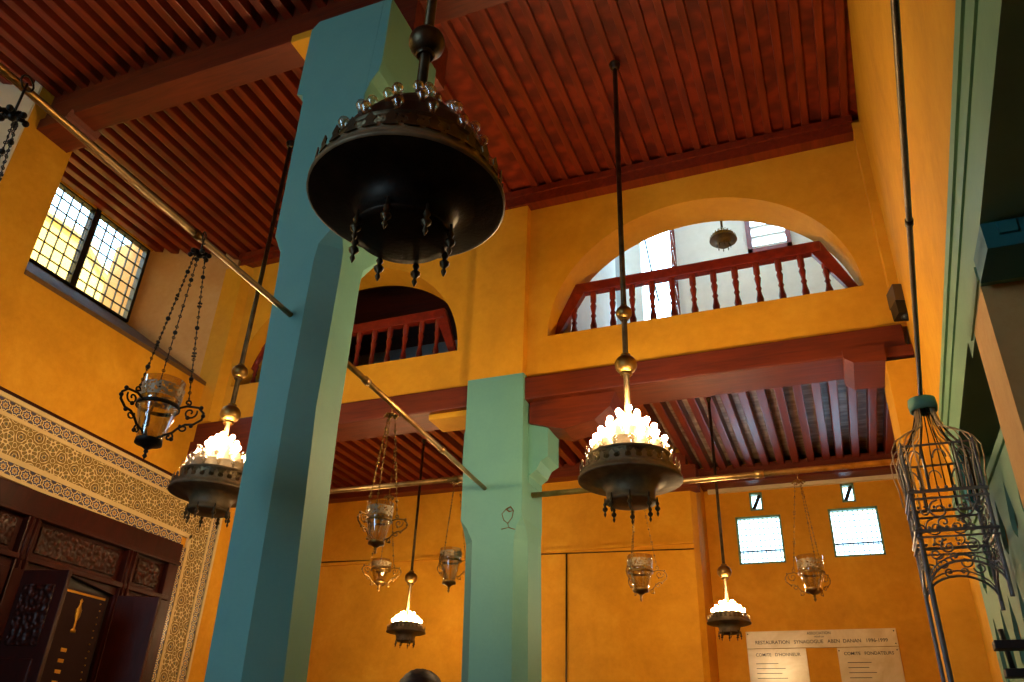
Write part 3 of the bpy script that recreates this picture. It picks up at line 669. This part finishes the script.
cu = tag(G().box(XW + .015, XW + .03, 5.0, 5.93, .9, 2.84).build('ark_curtain', VELVET), 'dark velvet curtain glimpsed between the open ark doors', 'curtain')
g = G().lathe([(.001, 2.42), (.03, 2.42), (.03, 2.44), (.012, 2.46), (.012, 2.52), (.03, 2.56), (.035, 2.62), (.02, 2.64), (.012, 2.68), (.02, 2.70), (.001, 2.72)], 8, (XW + .034, 5.64, .05), tilt=Matrix.Diagonal((.3, 1, 1)))
g.box(XW + .03, XW + .036, 5.3, 5.9, 2.80, 2.82)
for k in range(22): g.ball((XW + .034, 5.86 + .012 * (k % 2), 2.76 - .06 * k), .007, 5)
for k in range(5): g.box(XW + .03, XW + .036, 5.57, 5.63, 2.30 - .09 * k, 2.33 - .09 * k)
g.build('embroidery', GOLD, cu, 'gold cup and trim stitched on the velvet')

# ------------------------------------------------------------------ marble plaque
pl = thing('marble_plaque', (-.335, 10.8, 2.0), 'cream marble donor plaque with black lettering on the far wall', 'plaque')
G().bev(-.855, .855, -.03, 0, .97, 1.17, .004).build('header_slab', MARBLE, pl)
G().bev(-.855, -.17, -.028, 0, -.3, .965, .004).build('left_slab', MARBLE, pl, 'slab headed COMITE D\'HONNEUR')
G().bev(.18, .855, -.028, 0, -.3, .965, .004).build('right_slab', MARBLE, pl, 'slab headed COMITE FONDATEURS')
def text(s, x, z, size, parent, al='CENTER', m=INK):
    c = bpy.data.curves.new('lettering', 'FONT'); c.body = s; c.size = size; c.align_x = al; c.extrude = .001; c.offset = .0005
    o = bpy.data.objects.new('lettering', c); COL.objects.link(o); o.parent = parent; o.location = (x, -.0315, z); o.rotation_euler = (PI / 2, 0, 0); c.materials.append(m)
    me = bpy.data.meshes.new_from_object(o.evaluated_get(bpy.context.evaluated_depsgraph_get())); bpy.data.objects.remove(o)
    o = link('lettering', me, parent); o.location = (x, -.0315, z); o.rotation_euler = (PI / 2, 0, 0); return o
text('ASSOCIATION', 0, 1.12, .042, pl); text('POUR LA', 0, 1.085, .026, pl)
text('RESTAURATION   SYNAGOGUE   ABEN  DANAN   1996-1999', 0, 1.02, .056, pl)
text("COMITE   D'HONNEUR", -.5, .88, .05, pl); text('COMITE   FONDATEURS', .52, .88, .05, pl)
for i, (xx, zz) in enumerate(((-.855, .8), (.185, .8))):
    g = G(); random.seed(3 + i)
    for k in range(12):
        w_ = random.uniform(.2, .45); g.box(xx + .09, xx + .09 + w_, -.0305, -.0285, zz - .055 * k - .007, zz - .055 * k)
    g.build('fine_print', INK, pl)
g = G()
for xx, zz in ((-.83, 1.14), (.83, 1.14), (.83, 1.0), (.83, .93), (.2, .93)): g.ball((xx, -.03, zz), .008, 6)
g.build('screw', INK, pl)

# ------------------------------------------------------------------ loudspeaker on the right
sp = thing('loudspeaker', (.80, 6.42, 4.98), 'small brown and black loudspeaker on the wall by the right arch', 'loudspeaker', rz=.25)
G().prism([(-.085, -.02), (.085, -.02), (.085, .13), (-.085, .13)], 'y', -.17, .0).build('cabinet', PLASTICB, sp)
G().prism([(-.08, -.14), (.08, -.14), (.085, -.02), (-.085, -.02)], 'y', -.16, -.02).build('grille', BLACK, sp)
G().ball((0, -.10, -.13), .05, 8).build('horn', BLACK, sp)
G().tube([(0, -.02, .05), (.02, .06, .05)], .02, 8).build('bracket', BLACK, sp)

# ------------------------------------------------------------------ wrought-iron canopy near the right wall
cx, cy = .535, 4.3
cn = thing('iron_canopy', (cx, cy, 0), 'slender wrought-iron canopy with flared wire crown and green cap', 'canopy')
G().lathe([(.055, 3.17), (.066, 3.17), (.07, 3.2), (.066, 3.235), (.02, 3.25), (.001, 3.25)], 20).build('cap', TURQ, cn, 'round green cap')
rm = G().tube([(.05, 0, 3.18), (.058, 0, 3.11), (.08, 0, 3.06), (.135, 0, 3.03), (.195, 0, 2.985), (.225, 0, 2.93), (.225, 0, 2.86), (.21, 0, 2.79), (.205, 0, 2.70)], .0034, 5).mesh('crown_wire', GILT)
hm = G().tube([(.04, 0, 3.17), (.075, 0, 3.06), (.15, 0, 2.93), (.15, 0, 2.70)], .0034, 5).mesh('inner_wire', DBRASS)
for c in range(4):
    a = PI / 4 + c * PI / 2
    for k in (-1.5, -.5, .5, 1.5):
        o = link('crown_wire', rm, cn); o.rotation_euler.z = a + .2 * k
    for k in (-1, 0, 1):
        o = link('inner_wire', hm, cn); o.rotation_euler.z = a + PI / 4 + .45 * k
RC = .158
def sq(z, R, r): return G().tube([(R, R, z), (-R, R, z), (-R, -R, z), (R, -R, z)], r, 5, False, True)
for z, R, r in ((2.93, RC, .006), (2.695, RC + .008, .009), (2.66, RC + .008, .006), (2.505, RC + .012, .009), (2.475, RC + .012, .005)): sq(z, R, r).build('hoop', STEEL, cn)
pms = [G().bev(-.005, .005, -.005, .005, b_, 2.95, .002).bev(-.009, .009, .002, .008, b_, 2.69, .001).mesh('upright', STEEL) for b_ in (2.2, 0)]
for q, e in ((-1, -1), (-1, 1), (1, 1), (1, -1)):
    for d in ((0, 0), (-q * .035, 0)) if q < 0 and e > 0 else ((0, 0),):
        link('upright', pms[1 if q < 0 else 0], cn, loc=(q * RC + d[0], e * RC, 0))
sc_ = G(); hw = RC * .92
for q in (-1, 1):
    for c, r, a0, tn, fl in (((q * hw * .36, 2.605), hw * .33, PI / 2, 1.3, -q), ((q * hw * .30, 2.545), hw * .2, -PI / 2, 1.1, q), ((q * hw * .80, 2.60), hw * .17, PI / 2, 1.1, q),
                             ((q * hw * .34, 2.43), hw * .24, PI / 2, 1.3, -q), ((q * hw * .72, 2.40), hw * .2, 0, 1.2, q), ((q * hw * .22, 2.385), hw * .15, -PI / 2, 1.1, q)):
        sc_.tube([(a, 0, b) for a, _, b in spiral(c, r, r * .2, a0, tn, 16, fl)], .0042, 4)
    sc_.tube([(q * hw * .5, 0, 2.69), (q * hw * .5, 0, 2.93)], .006, 4)
sc_.tube([(RC * math.cos(PI * i / 14), 0, 2.24 + .125 * math.sin(PI * i / 14)) for i in range(15)], .006, 5)
sc_.tube([(RC * math.cos(PI * i / 14), 0, 2.26 + .13 * math.sin(PI * i / 14)) for i in range(15)], .004, 5)
for x0_ in (-.75, 0, .75): sc_.tube([(hw * (x0_ + .2 * math.cos(a)), 0, 2.86 + hw * .3 * math.sin(a)) for a in [PI * i / 8 for i in range(9)]], .0036, 4)
for i in range(9):
    u_ = -hw + 2 * hw * i / 8
    sc_.ball((u_, 0, 2.712), .008, 6); sc_.ball((u_, 0, 2.522), .008, 6)
sme = sc_.mesh('scroll_panel', STEEL)
for k in range(4):
    a = k * PI / 2
    o = link('scroll_panel', sme, cn, loc=(RC * math.sin(a), -RC * math.cos(a), 0)); o.rotation_euler.z = a

# ------------------------------------------------------------------ green fretwork screen in the opening
xs0 = .75
ls = thing('fretwork_screen', (xs0, 4.5, 0), 'green fretwork wooden screen with pointed slots behind the tan pier', 'screen')
g = G(); y0_, y1_ = 3.3, 5.4; slots = []
n = int((y1_ - y0_) / .31)
def col_strip(g, ya, yb, z0, z1): g.box(.0, .02, ya - 4.5, yb - 4.5, z0, z1)
for (za, zb) in ((2.42, 2.68), (1.95, 2.30), (1.4, 1.85)):
    yy = 3.42
    last = y0_
    while yy < y1_ - .1:
        col_strip(g, last, yy - .07, za, zb)
        # pointed slot head
        for e in (-1, 1):
            g.prism([(yy + e * .07 - 4.5, zb), (yy - 4.5, zb), (yy + e * .07 - 4.5, zb - .16)], 'x', 0, .02)
            g.prism([(yy + e * .07 - 4.5, za), (yy - 4.5, za), (yy + e * .07 - 4.5, za + .05)], 'x', 0, .02)
        last = yy + .07; yy += .3
    col_strip(g, last, y1_, za, zb)
for za, zb in ((2.68, 2.79), (2.30, 2.42), (1.85, 1.95), (1.2, 1.4)): g.box(0, .02, y0_ - 4.5, y1_ - 4.5, za, zb)
g.build('fret_panel', GREEN, ls)
G().bev(-.012, .05, y0_ - 4.5, y1_ - 4.5, 2.77, 2.82, .006).build('top_rail', GREEN, ls)
tag(G().bev(.755, .82, 5.1, 5.19, 0, 3.2, .006).build('screen_post', TEAL), 'tall dark teal post beside the fretwork screen', 'post')
tag(G().bev(.74, .84, 5.22, 5.62, 2.95, 3.04, .008).bev(.735, .84, 5.2, 5.62, 3.04, 3.08, .006).build('transom_beam', GREEN), 'short green transom behind the iron canopy crown', 'beam', kind='thing')
for (y, z, w_, lab) in ((3.36, 1.90, .24, 'dark stepped wooden shelf bracket on the tan pier, the higher one'), (3.62, 1.84, .20, 'dark wooden shelf bracket with upright peg, the lower one')):
    b = thing('shelf_bracket', (rx(y), y, z), lab, 'bracket', 'dark shelf brackets')
    G().bev(-w_, .02, -.03, .03, -.03, .0, .004).build('shelf_arm', BLACK, b)
    G().prism([(.02, -.03), (-w_ * .6, -.03), (-w_ * .5, -.1), (-w_ * .25, -.13), (-w_ * .2, -.22), (.02, -.26)], 'y', -.02, .02).build('corbel', BLACK, b)
    if w_ < .22: G().tube([(-w_ * .85, 0, 0), (-w_ * .9, 0, .14)], .01, 6).build('peg', BLACK, b)

# ------------------------------------------------------------------ visitor whose hair just shows
def person(x, y, rz):
    t = thing('person', (x, y, 0), 'person with dark hair standing between the pillars, only the top of the head showing', 'person', rz=rz)
    J = {'pel': (0, 0, .95, .15), 'wai': (0, 0, 1.10, .135), 'che': (0, 0, 1.30, .155), 'nb': (0, 0, 1.46, .085), 'nk': (0, .01, 1.54, .055), 'hd': (0, .01, 1.60, .075), 'hm': (0, .005, 1.68, .098), 'ht': (0, 0, 1.745, .07)}
    for s, q in ((1, 'l'), (-1, 'r')):
        J.update({'sh' + q: (s * .18, 0, 1.41, .065), 'el' + q: (s * .23, .02, 1.13, .045), 'wr' + q: (s * .24, -.05, .88, .03), 'pa' + q: (s * .24, -.07, .82, .036),
                  'hi' + q: (s * .1, 0, .88, .095), 'kn' + q: (s * .11, -.01, .5, .062), 'an' + q: (s * .11, .01, .09, .042), 'to' + q: (s * .12, -.14, .04, .038)})
    E = [('pel', 'wai'), ('wai', 'che'), ('che', 'nb'), ('nb', 'nk'), ('nk', 'hd'), ('hd', 'hm'), ('hm', 'ht')]
    for q in 'lr': E += [('che', 'sh' + q), ('sh' + q, 'el' + q), ('el' + q, 'wr' + q), ('wr' + q, 'pa' + q), ('pel', 'hi' + q), ('hi' + q, 'kn' + q), ('kn' + q, 'an' + q), ('an' + q, 'to' + q)]
    for s, q in ((1, 'l'), (-1, 'r')):
        for i in range(4):
            b_ = (s * .24, -.105 + .022 * i, .80); k = 'f%s%d' % (q, i); ln = (.07, .08, .085, .07)[i]
            J[k] = (b_[0], b_[1], b_[2] - .02, .010); J[k + 'b'] = (b_[0] - s * .008, b_[1], b_[2] - ln * .6, .009); J[k + 'c'] = (b_[0] - s * .03, b_[1], b_[2] - ln, .008)
            E += [('pa' + q, k), (k, k + 'b'), (k + 'b', k + 'c')]
        J['t' + q] = (s * .22, -.11, .83, .011); J['u' + q] = (s * .205, -.125, .79, .009); E += [('pa' + q, 't' + q), ('t' + q, 'u' + q)]
    keys = list(J); me = bpy.data.meshes.new('body'); me.from_pydata([J[k][:3] for k in keys], [(keys.index(a), keys.index(b)) for a, b in E], [])
    o = link('body', me, t); me.materials.append(SKIN)
    sk = o.modifiers.new('skin', 'SKIN'); sv = me.skin_vertices[0].data
    for i, k in enumerate(keys): sv[i].radius = (J[k][3], J[k][3] * (.8 if k in ('che', 'wai') else 1)); sv[i].use_root = (k == 'pel')
    sk.use_smooth_shade = True; su_ = o.modifiers.new('sub', 'SUBSURF'); su_.levels = su_.render_levels = 1
    g = G()
    for s in (-1, 1): g.ball((s * .035, -.088, 1.665), .013, 8)
    g.build('eye', BLACK, t)
    G().lathe([(.02, 0), (.016, .02), (.006, .05), (.001, .055)], 8, (0, -.1, 1.61)).build('nose', SKIN, t)
    G().bev(-.024, .024, -.092, -.082, 1.592, 1.602, .003).build('mouth', VELVET, t)
    g = G()
    for s in (-1, 1): g.lathe([(.001, -.03), (.012, -.02), (.014, 0), (.016, .02), (.001, .032)], 8, (s * .095, .01, 1.645))
    g.build('ear', SKIN, t)
    hg = G(); n, m = 28, 14
    vs = []; fs = []
    for i in range(m + 1):
        th = PI * .60 * i / m
        for k in range(n):
            a = 2 * PI * k / n; r = .112 + random.uniform(-.003, .003)
            lim = 1. if math.sin(a) > -.3 else .72
            vs.append((r * .96 * math.sin(th * lim) * math.cos(a), .012 + r * 1.08 * math.sin(th * lim) * math.sin(a), 1.678 + r * math.cos(th * lim)))
    for i in range(m):
        for k in range(n): fs.append((i * n + k, i * n + (k + 1) % n, (i + 1) * n + (k + 1) % n, (i + 1) * n + k))
    hg.add(vs, fs, True).build('hair', HAIR, t)
    G().lathe([(.12, .80), (.175, .84), (.165, .96), (.155, 1.1), (.18, 1.28), (.19, 1.38), (.14, 1.455), (.075, 1.485)], 24, tilt=Matrix.Diagonal((1.1, .85, 1))).build('jacket', CLOTH, t)
    return t
person(-1.80, 3.42, .35).scale = (1.028, 1.028, 1.028)

# house seen through the side window
nb = thing('neighbouring_house', (-11.5, 4, 0), 'sunlit yellow house outside the leaded window', 'house')
G().prism([(-14, 0), (7, 0), (7, 8.0), (4.9, 8.25), (3.4, 9.15), (-14, 9.2)], 'x', -3, .5).build('facade', YHOUSE, nb)
G().prism([(-14, 9.2), (3.4, 9.15), (4.9, 8.25), (7, 8.0), (7, 8.08), (4.93, 8.33), (3.43, 9.24), (-14, 9.29)], 'x', -3, .6).build('parapet', CREAMP, nb)
g = G().box(.5, .52, 1.1, 1.5, 7.7, 8.5); g.build('drainpipe', STONE, nb)

# ------------------------------------------------------------------ light
wld = bpy.data.worlds.new('sky'); sc.world = wld; wld.use_nodes = True
bgn = wld.node_tree.nodes['Background']; bgn.inputs[0].default_value = (.43, .75, 1, 1); bgn.inputs[1].default_value = 6.6
def portal(loc_, rot, sx, sy):
    l = bpy.data.lights.new('daylight_portal', 'AREA'); l.shape = 'RECTANGLE'; l.size = sx; l.size_y = sy; l.cycles.is_portal = True
    o = bpy.data.objects.new('daylight_portal', l); COL.objects.link(o); o.location = loc_; o.rotation_euler = rot
portal((-7.64, 5.1, 6.68), (0, -PI / 2, 0), 1.1, 1.85); portal((-7.64, 1.95, 6.68), (0, -PI / 2, 0), 1.1, 2.1)
portal((-4.15, -3.1, 3.7), (PI / 2, 0, 0), 1.7, 2.6)
portal((-.6, 8.2, 9.36), (0, 0, 0), 1.6, .8)
portal((-.9, 10.95, 4.31), (-PI / 2, 0, 0), .6, .65); portal((.28, 10.95, 4.34), (-PI / 2, 0, 0), .6, .65)
portal((-1.78, 9.75, 7.3), (-PI / 2, 0, 0), .48, 3.4)
sun = bpy.data.lights.new('sun', 'SUN'); sun.energy = 14; sun.angle = .01; sun.color = (1, .93, .8)
so = bpy.data.objects.new('sun', sun); COL.objects.link(so); so.rotation_euler = (Matrix.Rotation(.25, 3, 'Z') @ Matrix.Rotation(.80, 3, 'Y')).to_euler()

# ------------------------------------------------------------------ camera
cam = bpy.data.cameras.new('camera'); cam.lens = 28.125; cam.sensor_width = 36; cam.clip_start = .05
co = bpy.data.objects.new('camera', cam); COL.objects.link(co)
RIGHT, UP, FWD = Vector((.9297, .3664, .0358)), Vector((.1495, -.4628, .8738)), Vector((-.3367, .8070, .4850))
FWD.normalize(); RIGHT = (RIGHT - FWD * RIGHT.dot(FWD)).normalized(); UP = RIGHT.cross(FWD)
UP = UP if UP.z > 0 else -UP
M = Matrix((RIGHT, UP, -FWD)).transposed().to_4x4(); M.translation = (0, 0, 1.4)
co.matrix_world = M; sc.camera = co
vs_ = sc.view_settings; sc.display_settings.display_device = 'sRGB'
vs_.view_transform = 'Standard'; vs_.look = 'None'; vs_.gamma = 1; vs_.use_curve_mapping = False; vs_.exposure = .78
sc.cycles.max_bounces = 10; sc.cycles.diffuse_bounces = 6; sc.cycles.transparent_max_bounces = 16
sc.cycles.use_denoising = True; sc.cycles.sample_clamp_indirect = 8; sc.cycles.caustics_reflective = False; sc.cycles.caustics_refractive = False
